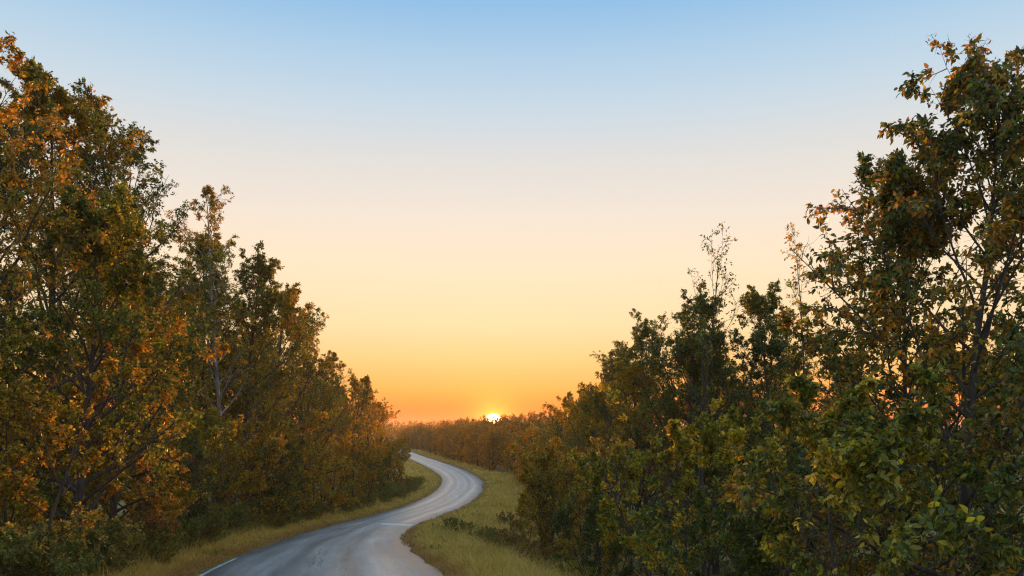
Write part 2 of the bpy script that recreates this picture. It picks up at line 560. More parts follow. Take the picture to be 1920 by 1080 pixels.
def sprout(P, Lp, c, t0, t1, ang, asd, lf, k, curl, wob, rng, lpow=0.6, lvar=0.3):
    """c children on each parent polyline."""
    n = len(P)
    idx = np.repeat(np.arange(n), c)
    t = t0 + (t1 - t0) * (np.tile(np.arange(c), n) + rng.random(n * c)) / c
    b, d = at_t(P, idx, t)
    side = unit(np.cross(d, rng.normal(0, 1, d.shape)))
    a = np.radians(rng.normal(ang, asd, n * c))[:, None]
    nd_ = d * np.cos(a) + side * np.sin(a)
    L = np.asarray(Lp)[idx] * lf * (1 - t * lpow) * (1 + rng.uniform(-lvar, lvar, n * c))
    return grow(b, nd_, L, k, curl, wob, rng), L, idx, t


LEAF2 = (np.array([(0, 0, 0), (0.45, 0.30, 0.10), (1.05, 0, -0.05), (0.45, -0.30, 0.10)]), np.array([(0, 1, 2), (0, 2, 3)]))
LEAF6 = (np.array([(0, 0, 0), (0.38, 0.28, 0.11), (0.78, 0.19, 0.02), (1.1, 0, -0.2), (0.78, -0.19, 0.02), (0.38, -0.28, 0.11), (0.55, 0, -0.01)]),
         np.array([(0, 6, 1), (1, 6, 2), (2, 6, 3), (3, 6, 4), (4, 6, 5), (5, 6, 0)]))


def leaf_frames(pos, d, size, rng, up=0.5, droop=0.35, var=0.42):
    n = len(pos)
    ax = unit(d * 0.7 + rng.normal(0, 0.75, (n, 3)) + np.array([0, 0, -droop]))
    nr = rng.normal(0, 1, (n, 3)) + np.array([0, 0, up * 2])
    sd = unit(np.cross(nr, ax)); nr = np.cross(ax, sd)
    s = size * (1 + rng.uniform(-var, var, n))
    return ax, sd, nr, s


def leaf_verts(pos, fr, tmpl):
    ax, sd, nr, s = fr
    T, F = tmpl
    V = pos[:, None] + s[:, None, None] * (ax[:, None] * T[None, :, 0:1] + sd[:, None] * T[None, :, 1:2] + nr[:, None] * T[None, :, 2:3])
    FF = (F[None] + (np.arange(len(pos)) * len(T))[:, None, None]).reshape(-1, 3)
    return V.reshape(-1, 3), FF


class Tree:
    """Grown wood and leaves of one tree, base at the origin."""

    def __init__(self, seed, H, rad, cb=0.25, shape="oval", limbs=26, br=7, tw=6, lv=9, size=0.09, tmpl=LEAF2, stems=1, spread=0.12,
                 tr=None, droop=0.35, lowang=75, topang=28, up=0.5, curl=0.5, twl=0.38, twig_leaf0=0.1, lean=(0, 0), sides=8, jit=(0.6, 1.2), gap=0.40):
        rng = np.random.default_rng(seed)
        tr = tr or H * 0.013 + 0.03
        th = rng.random() * 6.28 + np.arange(stems) * 2 * np.pi / max(stems, 1) + rng.normal(0, 0.3, stems)
        out = spread * (0 if stems == 1 else 1) * rng.uniform(0.6, 1.3, stems)
        d0 = np.c_[np.cos(th) * out + lean[0], np.sin(th) * out + lean[1], np.ones(stems)]
        LH = H * (1 - 0.25 * rng.random(stems) * (stems > 1)); LH[0] = H
        b0 = np.c_[np.cos(th), np.sin(th), np.zeros(stems)] * (0.12 * rad if stems > 1 else 0) * np.array([1, 1, 0])
        b0[:, 2] = -0.25
        S = grow(b0, d0, LH + 0.25, 12, 0.15, 0.11, rng)
        tt = np.linspace(0, 1, 12)
        SR = (tr / stems ** 0.35) * (1 - tt * 0.93)[None] * np.ones((stems, 1)); SR[:, 0] *= 1.35
        self.trunk = tubes(S, SR, sides)
        # limbs
        c = max(2, limbs // stems)
        idx = np.repeat(np.arange(stems), c)
        u = (np.tile(np.arange(c), stems) + rng.random(stems * c)) / c
        t = cb + (0.985 - cb) * u
        base, dd = at_t(S, idx, t)
        prof = {"oval": np.sqrt(np.clip(1 - (2 * u - 0.85) ** 2 * 0.78, 0.05, 1)), "egg": np.sqrt(np.clip(1 - (2 * u - 0.5) ** 2 * 0.42, 0.05, 1)), "cone": 0.18 + 0.82 * (1 - u) ** 0.8,
                "round": np.sqrt(np.clip(1 - (2 * u - 1.0) ** 2 * 0.8, 0.1, 1)), "column": 0.55 + 0.45 * np.sin(u * np.pi), "vase": 0.45 + 0.55 * np.sin(np.clip(u * 1.1, 0, 1) * np.pi * 0.75)}[shape]
        L = rad * prof * rng.uniform(jit[0], jit[1], len(u))
        az = np.arange(len(u)) * 2.39996 + rng.normal(0, 0.4, len(u)) + rng.random() * 6
        an = np.radians(lowang + (topang - lowang) * u + rng.normal(0, 9, len(u)))
        d1 = np.c_[np.cos(az) * np.sin(an), np.sin(az) * np.sin(an), np.cos(an)] + dd * 0.15
        P1 = grow(base, d1, L, 7, curl, 0.28, rng)
        r1 = np.interp(t, tt, SR[0]) * 0.55
        tk = np.linspace(0, 1, 7)
        R1 = np.minimum(r1, 0.012 + L * 0.018)[:, None] * (1 - 0.85 * tk)[None]
        P2, L2, i2, _ = sprout(P1, L, br, 0.34, 1.0, 50, 14, 0.36, 5, curl * 0.5, 0.35, rng)
        R2 = (0.004 + 0.009 * L2)[:, None] * (1 - 0.8 * np.linspace(0, 1, 5))[None]
        P3, L3, i3, _ = sprout(P2, L2, tw, 0.15, 1.0, 50, 18, 0.56, 3, -droop * 0.4, 0.35, rng, lvar=0.45)
        L3 = np.maximum(L3, 0.1)
        R3 = (0.0025 + 0.004 * L3)[:, None] * (1 - 0.7 * np.linspace(0, 1, 3))[None]
        a = [tubes(P1, R1, 5), tubes(P2, R2, 4), tubes(P3, R3, 3)]
        V, F, o = [], [], 0
        for v, f in a:
            V.append(v); F.append(f + o); o += len(v)
        self.branches = (np.concatenate(V), np.concatenate(F))
        # leaves
        # foliage hangs in masses with hollows between them
        q = P3[:, 1] * (2.3 / rad) + seed * 3.7
        hol = (vnoise(q[:, 0] + q[:, 2] * 0.31, q[:, 2] - q[:, 1] * 0.37) + vnoise(q[:, 1] + 31.0 + q[:, 2] * 0.29, q[:, 2] * 0.9 + q[:, 0] * 0.41)) * 0.5
        keep = (hol > gap + rng.normal(0, 0.035, len(P3))) & (rng.random(len(P3)) < 0.97)
        P3k = P3[keep]
        n = len(P3k)
        li = np.repeat(np.arange(n), lv)
        lt = np.clip(twig_leaf0 + (1 - twig_leaf0) * rng.random(n * lv) ** 0.8, 0, 1)
        pos, d = at_t(P3k, li, lt)
        pos = pos + rng.normal(0, size * 0.35, pos.shape)
        self.pos = pos
        self.fr = leaf_frames(pos, d, size, rng, up, droop)
        self.tmpl = tmpl

    def build(self, name, bark, leaf, split=0, cam_local=None):
        root = bpy.data.objects.new(name, None)
        COL.objects.link(root)
        root.empty_display_size = 0.3
        link("trunk", mesh_from("trunk", self.trunk[0], self.trunk[1], smooth=True), root, bark)
        link("branches", mesh_from("branches", self.branches[0], self.branches[1], smooth=True), root, bark)
        pos, fr = self.pos, self.fr
        sel = np.ones(len(pos), bool)
        if split:
            # leaves that show largest from the road are picked apart one by one
            dist = np.linalg.norm(pos - np.array(cam_local)[None], axis=1)
            face = np.abs(np.sum(fr[2] * unit(np.array(cam_local)[None] - pos), 1))
            big = np.argsort(-(fr[3] * (0.35 + face) / dist))[:split]
            sel[big] = False
        V, F = leaf_verts(pos[sel], tuple(a[sel] for a in fr), self.tmpl)
        crown = link("crown", mesh_from("crown", V, faces3=F), root, leaf)
        if split:
            crown["kind"] = "stuff"
            one = mesh_from("leaf", self.tmpl[0], faces3=self.tmpl[1])
            one.materials.append(leaf)
            from mathutils import Matrix
            for i in big:
                o = bpy.data.objects.new("leaf", one)
                COL.objects.link(o)
                o.parent = root
                ax, sd, nr, s = fr[0][i], fr[1][i], fr[2][i], fr[3][i]
                o.matrix_local = Matrix([[ax[j] * s, sd[j] * s, nr[j] * s, pos[i][j]] for j in range(3)] + [[0, 0, 0, 1]])
        return root


def copy_tree(root):
    c = root.copy()
    COL.objects.link(c)
    for ch in root.children:
        d = ch.copy()
        COL.objects.link(d)
        d.parent = c
    return c


F_ = 1507.0
PROTO, USED = {}, set()


def plant(kind, x, y, rot=0.0, scale=1.0, label=None, cat="tree", group=None, sz=None, name=None):
    if kind in USED:
        o = copy_tree(PROTO[kind])
        o.name = name or PROTO[kind].name.split(".")[0]
    else:
        o = PROTO[kind]
        USED.add(kind)
        if name:
            o.name = name
    o.location = (x, y, float(ground_z(x, y)) - 0.03)
    o.rotation_euler = (0, 0, rot)
    o.scale = (scale, scale, scale * (sz or 1.0))
    for k in ("label", "category", "group"):
        if k in o:
            del o[k]
    return tag(o, label, cat, group)

ORD = "first second third fourth fifth sixth seventh eighth ninth tenth eleventh twelfth thirteenth fourteenth fifteenth sixteenth seventeenth eighteenth nineteenth twentieth".split()


def nth(i):
    """first .. twentieth, twenty-first .. ninety-ninth"""
    if i < 20:
        return ORD[i]
    t, u = divmod(i + 1, 10)
    tens = "twenty thirty forty fifty sixty seventy eighty ninety".split()[t - 2]
    return tens + "-" + ORD[u - 1] if u else tens[:-1] + "ieth"


# ------------------------------------------------------------------ tree kinds
def proto(key, name, bark, leaf, **kw):
    PROTO[key] = Tree(**kw).build(name, M[bark], M[leaf])


NEAR_X, NEAR_Y = 7.1, 13.0
_near = Tree(seed=13, H=10.3, rad=3.9, cb=0.10, shape="egg", jit=(0.8, 1.06), limbs=46, br=8, tw=7, lv=15, size=0.088, tmpl=LEAF6, droop=0.6, up=0.3, tr=0.12, lowang=72, topang=25, curl=0.35, gap=0.36)
PROTO["near_right"] = _near.build("broadleaf_tree", M["bark"], M["near"], split=300, cam_local=(-NEAR_X, -NEAR_Y, 9.0 - float(ground_z(NEAR_X, NEAR_Y))))
YEL_X, YEL_Y = 4.9, 11.0
_yel = Tree(seed=12, H=4.9, rad=2.3, cb=0.08, shape="round", limbs=40, br=7, tw=7, lv=16, size=0.088, tmpl=LEAF6, droop=0.6, up=0.3, stems=3, spread=0.25, tr=0.06, curl=0.3)
PROTO["near_yellow"] = _yel.build("young_maple_tree", M["bark"], M["near_yellow"], split=300, cam_local=(-YEL_X, -YEL_Y, 9.0 - float(ground_z(YEL_X, YEL_Y))))
proto("near_back", "broadleaf_tree", "bark", "near", seed=41, H=9.6, rad=3.6, cb=0.08, shape="oval", limbs=44, br=9, tw=7, lv=18, size=0.095, droop=0.5, up=0.3, tr=0.1)
proto("maple", "maple_tree", "bark", "maple", seed=21, H=14.5, rad=5.8, cb=0.16, shape="oval", limbs=40, br=8, tw=7, lv=18, size=0.11, droop=0.5, gap=0.37)
proto("green_mix", "broadleaf_tree", "bark", "green_mix", seed=22, H=10.5, rad=4.2, cb=0.10, shape="oval", limbs=44, br=8, tw=7, lv=18, size=0.105, droop=0.45, gap=0.35)
proto("orange", "maple_tree", "bark", "maple", seed=23, H=9.8, rad=4.0, cb=0.12, shape="round", limbs=40, br=8, tw=7, lv=18, size=0.105, droop=0.45, gap=0.35)
proto("airy", "willow_tree", "bark", "dark_green", seed=24, H=20, rad=6.6, cb=0.22, shape="oval", limbs=42, br=8, tw=8, lv=18, size=0.11, droop=0.3, gap=0.35)
proto("birch", "birch_tree", "pale_bark", "olive", seed=25, H=20.5, rad=4.0, cb=0.30, shape="oval", limbs=34, br=7, tw=6, lv=9, size=0.105, topang=22, lowang=50, tr=0.19, gap=0.25)
proto("dense", "broadleaf_tree", "bark", "dark_green", seed=26, H=17.5, rad=6.0, cb=0.06, shape="oval", limbs=42, br=11, tw=8, lv=19, size=0.125, gap=0.34)
proto("dense_olive", "broadleaf_tree", "bark", "olive", seed=27, H=16.5, rad=5.8, cb=0.05, shape="oval", limbs=42, br=11, tw=7, lv=19, size=0.125, gap=0.34)
proto("dense_rust", "broadleaf_tree", "bark", "rust", seed=28, H=15, rad=5.6, cb=0.05, shape="oval", limbs=40, br=11, tw=7, lv=19, size=0.125, gap=0.34)
proto("under_olive", "understory_tree", "bark", "olive", seed=29, H=6.0, rad=2.7, cb=0.06, shape="round", limbs=36, br=7, tw=7, lv=18, size=0.1, stems=3, spread=0.28, gap=0.35)
proto("under_green", "understory_tree", "bark", "green_mix", seed=30, H=5.4, rad=2.7, cb=0.05, shape="round", limbs=36, br=7, tw=7, lv=18, size=0.1, stems=3, spread=0.3, gap=0.35)
proto("under_rust", "understory_tree", "bark", "rust", seed=31, H=5.6, rad=2.5, cb=0.06, shape="round", limbs=34, br=7, tw=6, lv=18, size=0.1, stems=3, spread=0.26, gap=0.35)
proto("under_dark", "understory_tree", "bark", "dark_green", seed=32, H=5.2, rad=2.7, cb=0.04, shape="round", limbs=40, br=7, tw=7, lv=18, size=0.1, stems=4, spread=0.3, gap=0.35)
proto("sparse", "bare_sapling", "bark", "dark_green", seed=33, H=13.5, rad=3.0, cb=0.35, shape="vase", limbs=20, br=6, tw=4, lv=3, size=0.10, topang=20, lowang=42, tr=0.13, gap=0.25)
proto("sparse_thin", "bare_sapling", "bark", "olive", seed=34, H=12.7, rad=2.0, cb=0.45, shape="column", limbs=16, br=6, tw=4, lv=3, size=0.10, topang=20, lowang=40, tr=0.09, gap=0.25)
proto("far_round", "woodland_tree", "bark", "far_haze_tint", seed=35, H=8.6, rad=4.8, cb=0.03, shape="round", limbs=40, br=7, tw=4, lv=7, size=0.24, gap=0.33)
proto("far_tall", "woodland_tree", "bark", "far_haze_tint", seed=36, H=11, rad=4.0, cb=0.03, shape="oval", limbs=40, br=6, tw=4, lv=6, size=0.23, gap=0.33)
proto("far_spire", "woodland_conifer", "bark", "far_haze_tint", seed=37, H=11.5, rad=2.4, cb=0.06, shape="cone", limbs=40, br=6, tw=3, lv=6, size=0.22, lowang=85, topang=60, curl=-0.1, gap=0.33)
proto("shrub", "roadside_shrub", "bark", "shrub", seed=38, H=1.05, rad=0.85, cb=0.05, shape="round", limbs=40, br=5, tw=6, lv=10, size=0.05, stems=5, spread=0.45, tr=0.02, gap=0.25)
proto("brush", "dry_brush", "bark", "brush", seed=39, H=1.0, rad=0.8, cb=0.05, shape="round", limbs=40, br=5, tw=6, lv=8, size=0.05, stems=6, spread=0.4, tr=0.016, gap=0.25)

GL, GU, GR_ = "trees along the left roadside", "understory along the left wood edge", "trees along the right bank"
# ------------------------------------------------------------------ left side of the road
plant("maple", -14.1, 20.5, 0.4, 0.9, "tall orange-brown maple at the far left edge, nearest the camera", group=GL)
plant("green_mix", -12.9, 23.5, 1.2, 1.0, "green and yellow broadleaf tree in front of the leftmost orange maple", group=GL)
plant("orange", -14.0, 28.0, 2.2, 1.0, "small orange maple with a branch reaching toward the road at left", group=GL)
plant("dense_olive", -21.0, 36.0, 0.3, 1.17, "grey-olive fine-leaved tree rising behind the leftmost maple", group=GL)
plant("airy", -17.3, 38.5, 0.9, 0.97, "airy dark green tree with open crown left of the birch", group=GL)
plant("birch", -16.9, 48.0, 2.0, 0.99, "pale-trunked birch with a nearly bare top on the left", group=GL)
plant("dense", -17.3, 52.0, 1.3, 0.96, "dark green dense tree just right of the bare-topped birch", group=GL)
plant("dense_olive", -17.6, 61.0, 2.9, 1.05, "brown-green tree with a pointed top halfway along the left wood", group=GL)
plant("dense", -18.6, 72.0, 4.0, 0.94, "fifth tree from the sunset gap in the left wood, dark green", group=GL)
plant("dense_rust", -18.8, 84.0, 0.6, 1.0, "rust-brown tree fourth from the sunset gap on the left", group=GL)
plant("dense_olive", -19.3, 97.0, 1.7, 0.85, "olive-brown tree third from the sunset gap on the left", group=GL)
plant("dense_rust", -19.8, 112.0, 2.4, 0.85, "rust-orange tree second from the sunset gap on the left", group=GL)
plant("dense_olive", -20.6, 128.0, 3.6, 0.72, "last brown tree of the left wood beside the sunset gap", group=GL)
# second row, glimpsed between the front trunks
B = "wood behind the left roadside trees"
for i, (k, x, y, s) in enumerate([("dense", -19.6, 50, 0.97), ("dense", -21.5, 27, 0.62), ("under_dark", -17.6, 28.5, 1.0), ("dense", -20.5, 33, 0.6), ("dense_olive", -23, 44, 0.98), ("dense", -24, 57, 0.9), ("airy", -22.5, 31, 0.8), ("dense_rust", -25, 68, 0.95),
                                  ("dense", -25.5, 80, 0.86), ("dense_olive", -26, 93, 0.85), ("dense_rust", -26.5, 107, 0.88), ("dense", -27.5, 121, 0.68),
                                  ("dense_olive", -29, 137, 0.62), ("dense_rust", -26.5, 142, 0.66), ("dense_olive", -31.5, 152, 0.55), ("dense_rust", -36, 168, 0.5), ("dense_olive", -22, 66, 0.9), ("dense_rust", -22.5, 76, 0.88), ("dense", -22.5, 89, 0.8), ("dense_olive", -23, 103, 0.8), ("dense_rust", -23.5, 117, 0.74), ("dense_olive", -28, 62, 0.95), ("dense", -30, 74, 0.9), ("dense_rust", -31, 100, 0.8), ("dense_olive", -24, 131, 0.62), ("dense_rust", -20.5, 44, 0.9)]):
    plant(k, x, y, i * 1.7, s, f"shaded tree behind the front row of the left wood, {nth(i)} going away", group=B)
# understory down to the verge
und = [("under_olive", -11.9, 19.2, 0.86, "brown small-leaved understory tree at the bottom left corner"),
       ("under_green", -14.2, 25.8, 0.9, "low green understory tree under the leftmost maples"),
       ("under_rust", -14.6, 31.5, 0.9, "rusty understory tree beneath the small orange maple"),
       ("under_dark", -15.0, 36.0, 1.0, "dark understory tree in the black gap left of the birch"),
       ("under_green", -16.0, 40.5, 1.1, "green understory tree near the foot of the airy dark tree"),
       ("under_olive", -16.2, 45.0, 1.05, "olive understory tree in front of the birch trunk"),
       ("under_rust", -16.6, 50.0, 1.1, "orange-brown understory tree below the dark dense tree"),
       ("under_dark", -16.9, 55.5, 1.1, "dark understory tree under the pointed brown-green tree"),
       ("under_olive", -17.1, 61.0, 1.15, "olive understory tree halfway along the left wood edge"),
       ("under_green", -17.1, 67.0, 1.1, "green understory tree where the left verge narrows"),
       ("under_rust", -17.0, 74.0, 1.2, "rust understory tree before the road swings right"),
       ("under_olive", -16.8, 81.0, 1.15, "olive understory tree at the start of the left bend"),
       ("under_rust", -16.6, 89.0, 1.2, "rust understory tree above the first bend on the left"),
       ("under_dark", -16.9, 98.0, 1.1, "dark bushy tree beside the grass inside the left bend"),
       ("under_olive", -17.2, 107.0, 1.15, "brown bushy tree near the end of the left wood edge"),
       ("under_rust", -17.6, 117.0, 1.1, "reddish bushy tree second last of the left wood edge"),
       ("under_olive", -18.4, 127.0, 1.1, "last brown bushy tree of the left wood edge by the far road")]
for i, (k, x, y, s, lab) in enumerate(und):
    plant(k, x, y, i * 2.1, s, lab, group=GU)

# ------------------------------------------------------------------ right side
plant("near_right", NEAR_X, NEAR_Y, 0.0, 1.01, "big-leaved tree filling the right edge, green turning brown, nearest the camera", group=GR_)
plant("near_back", 7.9, 15.6, 0.7, 1.0, "dark turning tree just behind the big-leaved tree at the right edge", group=GR_)
plant("near_yellow", YEL_X, YEL_Y, 0.0, 1.0, "young yellow-green maple in the lower right foreground", group=GR_)
plant("green_mix", 10.6, 17.5, 0.5, 0.62, "green and yellow tree behind the big-leaved tree at the right edge", group=GR_)
plant("under_green", 4.5, 20.5, 1.1, 1.0, "round green bushy tree in front of the sparse saplings on the right", group=GR_)
plant("under_dark", 7.6, 22.0, 2.6, 1.05, "second dark bushy tree between the round bush and the right edge", group=GR_)
plant("under_green", 5.8, 16.2, 4.0, 0.72, "low green bush tucked between the young yellow maple and the round green bush", group=GR_)
plant("dense", 7.8, 36.0, 0.8, 0.68, "dark green tree behind the sparse tall sapling on the right", group=GR_)
plant("sparse", 7.4, 31.0, 1.9, 0.94, "sparse bare-branched sapling standing tallest on the right skyline", group=GR_)
plant("sparse_thin", 10.4, 29.0, 0.4, 1.0, "thin nearly leafless sapling beside the big right tree", group=GR_)
plant("dense", 10.8, 33.0, 3.3, 0.66, "dark green tree below the thin leafless sapling", group=GR_)
plant("airy", 7.3, 44.0, 2.1, 0.63, "open-crowned tree left of the tallest sparse sapling", group=GR_)
plant("airy", 6.2, 49.5, 4.4, 0.62, "leftmost tall tree of the right bank with sky showing through", group=GR_)
plant("dense_olive", 10.5, 42.0, 5.0, 0.62, "olive-brown tree behind the dark trees on the right", group=GR_)
plant("dense_rust", 6.0, 59.0, 1.0, 0.72, "rust-tinted tree where the right bank meets the orange sky", group=GR_)
plant("dense_olive", 5.6, 72.0, 2.0, 0.66, "low olive tree at the left end of the right bank skyline", group=GR_)
plant("dense_rust", 7.2, 88.0, 2.8, 0.6, "rust tree farther down the right bank", group=GR_)
plant("dense_olive", 6.0, 104.0, 0.2, 0.6, "olive tree on the right bank beyond the meadow", group=GR_)
plant("under_olive", 1.9, 37.0, 0.3, 0.92, "olive and yellow bushy tree at the left end of the right thicket", group=GR_)
plant("under_rust", 3.2, 31.0, 1.3, 0.95, "orange-tinted bushy tree left of the round green bush", group=GR_)
plant("under_green", 3.9, 26.0, 5.1, 0.9, "green bushy tree with yellow leaves beside the round green bush", group=GR_)
plant("under_olive", 2.6, 44.0, 3.3, 1.0, "olive bushy tree behind the left end of the right thicket", group=GR_)
plant("under_rust", 3.2, 53.0, 2.0, 1.1, "rusty bushy tree below the rust-tinted skyline tree", group=GR_)
plant("under_olive", 3.6, 63.0, 4.6, 1.15, "brown bushy tree at the meadow edge on the right", group=GR_)
plant("under_rust", 3.8, 74.0, 5.6, 1.2, "rusty bushy tree beside the meadow near the second bend", group=GR_)
plant("under_olive", 3.8, 86.0, 0.9, 1.2, "brown bushy tree on the far side of the right meadow", group=GR_)
plant("under_rust", 3.6, 99.0, 2.2, 1.2, "reddish bushy tree at the corner of meadow and far wood", group=GR_)
plant("under_olive", 3.2, 113.0, 3.9, 1.2, "brown bushy tree beyond the right meadow beside the far wood", group=GR_)
plant("under_dark", 6.2, 9.6, 0.9, 0.4, "small dark bush in the bottom right corner under the young maple", group=GR_)
plant("under_dark", 4.3, 15.0, 3.9, 0.62, "dark bush at the bottom edge left of the young yellow maple", group=GR_)
plant("under_dark", 2.7, 24.5, 0.2, 0.6, "low dark bush at the foot of the right thicket, by the grass", group=GR_)

for i, (k, x, y, s_) in enumerate([("dense", 5.4, 46.5, 0.62), ("dense_olive", 8.9, 40.0, 0.68), ("dense_olive", 6.7, 41.0, 0.62), ("dense", 9.4, 37.0, 0.60), ("dense_rust", 12.4, 36.5, 0.62), ("dense_olive", 4.9, 54.0, 0.62), ("dense", 4.9, 65.0, 0.60)]):
    plant(k, x, y, i * 1.3 + 0.6, s_, "%s in the right-hand thicket, %s from the camera" % ({"dense": "dark green tree", "dense_olive": "olive-gold tree", "dense_rust": "rust-brown tree"}[k], ("fifth", "third", "fourth", "second", "first", "sixth", "last")[i]), group="trees inside the right thicket")
RB = "wood behind the right bank"
for i, (k, x, y, s_) in enumerate([("dense_olive", 14.5, 27, 0.5), ("dense", 16, 38, 0.55), ("dense_rust", 13, 50, 0.6), ("dense_olive", 19, 46, 0.58), ("dense", 11, 64, 0.55), ("dense_rust", 16, 62, 0.6),
                                   ("dense_olive", 24, 60, 0.6), ("dense_rust", 12, 80, 0.55), ("dense", 22, 80, 0.6), ("dense_olive", 31, 74, 0.6), ("dense_rust", 14, 100, 0.55), ("dense_olive", 25, 100, 0.6), ("dense_rust", 38, 95, 0.6), ("dense_olive", 48, 105, 0.6), ("dense_rust", 60, 112, 0.6), ("dense_olive", 72, 118, 0.6)]):
    plant(k, x, y, i * 2.3 + 1, s_, f"tree deep in the right-hand wood, {nth(i)} going away from the camera", group=RB)

# ------------------------------------------------------------------ far wood right of the road, under the sun
rng = np.random.default_rng(99)
edge_y = np.array([118, 139, 159, 170, 204, 250, 330, 420, 520.])
edge_x = np.array([3.5, 2.0, -0.5, -5.0, -12.5, -22, -37.5, -57, -92])
SUN_T = math.tan(SUN_AZ)
n_far = 0
for row, (off, sp) in enumerate(((0, 4.6), (4.5, 6.0), (10, 7.5), (17, 9.0))):
    y = 122.0 + row * 2
    while y < 440:
        yy = y + rng.normal(0, 0.6)
        x = float(np.interp(yy, edge_y, edge_x)) + off + rng.normal(0, 0.7)
        # the wood's uneven skyline: crowns rise to the right and dip where the sun stands
        k = ("far_round", "far_tall", "far_round", "far_spire")[int(rng.integers(0, 4))] if row else ("far_round", "far_tall")[int(rng.integers(0, 2))]
        hh = {"far_round": 8.6, "far_tall": 11.0, "far_spire": 11.5}[k]
        a_ = x / yy
        rise = float(np.interp(a_, [-0.14, -0.07, -0.058, -0.036, -0.028, -0.0232, -0.016, 0.0, 0.023, 0.06], [0.005, 0.007, 0.012, 0.010, 0.0088, 0.0075, 0.010, 0.0125, 0.017, 0.02]))
        top = CAM.z + rise * yy * rng.uniform(0.5, 1.15) - (3.6, 1.9, 0.8, 0.0)[row] * rng.uniform(0.6, 1.2)
        if abs(a_ - SUN_T) < 0.009:
            top = min(top, CAM.z + 0.0085 * yy)
        s = float(np.clip((top - float(ground_z(x, yy))) / hh, 0.42, 1.15))
        far_lab = (f"rounded brown tree, {nth(n_far)} from the meadow along the far wood edge" if row == 0 else
                   "tree inside the far wood, only its top showing")
        plant(k, x, yy, rng.random() * 6.28, s, far_lab, group="edge of the far wood" if row == 0 else "inside of the far wood")
        n_far += 1
        y += sp * (1 + max(0, yy - 200) / 260) * rng.uniform(0.8, 1.25)


def distant_wood():
    """The last wooded rise on the horizon, one mass of small leaf clumps."""
    g = np.random.default_rng(5)
    V, F, o = [], [], 0
    for i in range(620):
        y = 430 + 900 * g.random() ** 1.5
        x = g.uniform(-0.30, 0.12) * y
        if abs(float(road_s(x, y))) < 9:
            continue
        h = g.uniform(6.5, 10.5); r = g.uniform(2.6, 4.2)
        z0 = float(ground_z(x, y))
        n = 110
        u = g.random(n)
        d = unit(g.normal(0, 1, (n, 3)))
        rr = r * (1 - 0.72 * u) * g.uniform(0.55, 1.05, n)
        pos = np.c_[x + d[:, 0] * rr, y + d[:, 1] * rr, z0 + 0.4 + u * h]
        fr = leaf_frames(pos, d, 1.0, g, 0.5, 0.2, 0.4)
        v, f = leaf_verts(pos, fr, LEAF2)
        V.append(v); F.append(f + o); o += len(v)
    me = mesh_from("distant_woods", np.concatenate(V), faces3=np.concatenate(F))
    return tag(link("distant_woods", me, mat=M["far_haze_tint"]), "hazy wooded rise along the horizon under the sunset", "woods", kind="stuff")


distant_wood()

# ------------------------------------------------------------------ shrubs
LS = "low shrubs along the left verge"
for i in range(56):
    y = 17.0 + 1.35 * i + 0.010 * i * i + rng.normal(0, 0.4)
    x = float(road_x(y)) - 5.5 - 0.5 * (y > 60) - rng.random() * 1.5
    plant("brush" if i % 5 == 3 else "shrub", x, y, rng.random() * 6, rng.uniform(0.8, 1.5),
          f"low ragged shrub at the left verge, {nth(i)} from the bottom left corner", "shrub", LS, name="roadside_shrub")
for x, y, s, k, lab in ((-15.5, 98, 1.3, "shrub", "olive shrub on the grass inside the left bend, nearest the road"),
                        (-14.6, 108, 1.5, "brush", "dark shrub on the grass inside the left bend"),
                        (-15.2, 117, 1.4, "brush", "brown shrub on the grass bank by the end of the left wood"),
                        (-4.0, 52.5, 0.95, "shrub", "dark green shrub on the right verge, left one of the pair"),
                        (-3.1, 53.5, 0.9, "shrub", "dark green shrub on the right verge, right one of the pair"),
                        (-2.2, 58.5, 0.8, "brush", "brownish shrub just behind the dark pair on the right verge"),
                        (-0.6, 73.0, 1.15, "brush", "dark red-brown shrub standing alone on the right meadow"),
                        (0.6, 66.0, 1.0, "brush", "pale dry brush right of the red-brown meadow shrub"),
                        (0.8, 57.0, 1.0, "brush", "dry brush at the foot of the right thicket"),
                        (-0.5, 47.0, 1.0, "brush", "dry greyish brush in the hollow below the dark shrub pair"),
                        (0.3, 44.0, 1.1, "brush", "tall dry brush left of the olive bushy tree"),
                        (0.9, 40.5, 1.0, "brush", "dry brush against the left end of the right thicket"),
                        (2.4, 29.0, 0.9, "shrub", "green shrub in the grass at the foot of the right thicket")):
    plant(k, x, y, rng.random() * 6, s, lab, "shrub", name="meadow_shrub")

mb = [(-3.0, 27.0), (1.4, 33.5), (1.0, 36.0), (0.2, 38.5), (-1.8, 45.5), (-1.2, 50.0), (0.6, 51.5), (1.6, 49.0), (-0.2, 61.0), (0.8, 70.0), (1.4, 77.0), (0.4, 82.0), (1.8, 91.0), (2.2, 103.0)]
for i, (x, y) in enumerate(mb[1:]):
    plant("brush" if i % 3 else "shrub", x + rng.normal(0, 0.3), y, rng.random() * 6, rng.uniform(0.6, 1.1),
          f"low tangle of dry weeds on the right meadow, {nth(i)} going away from the camera", "weeds", "weed tangles on the right meadow", name="weed_tangle")

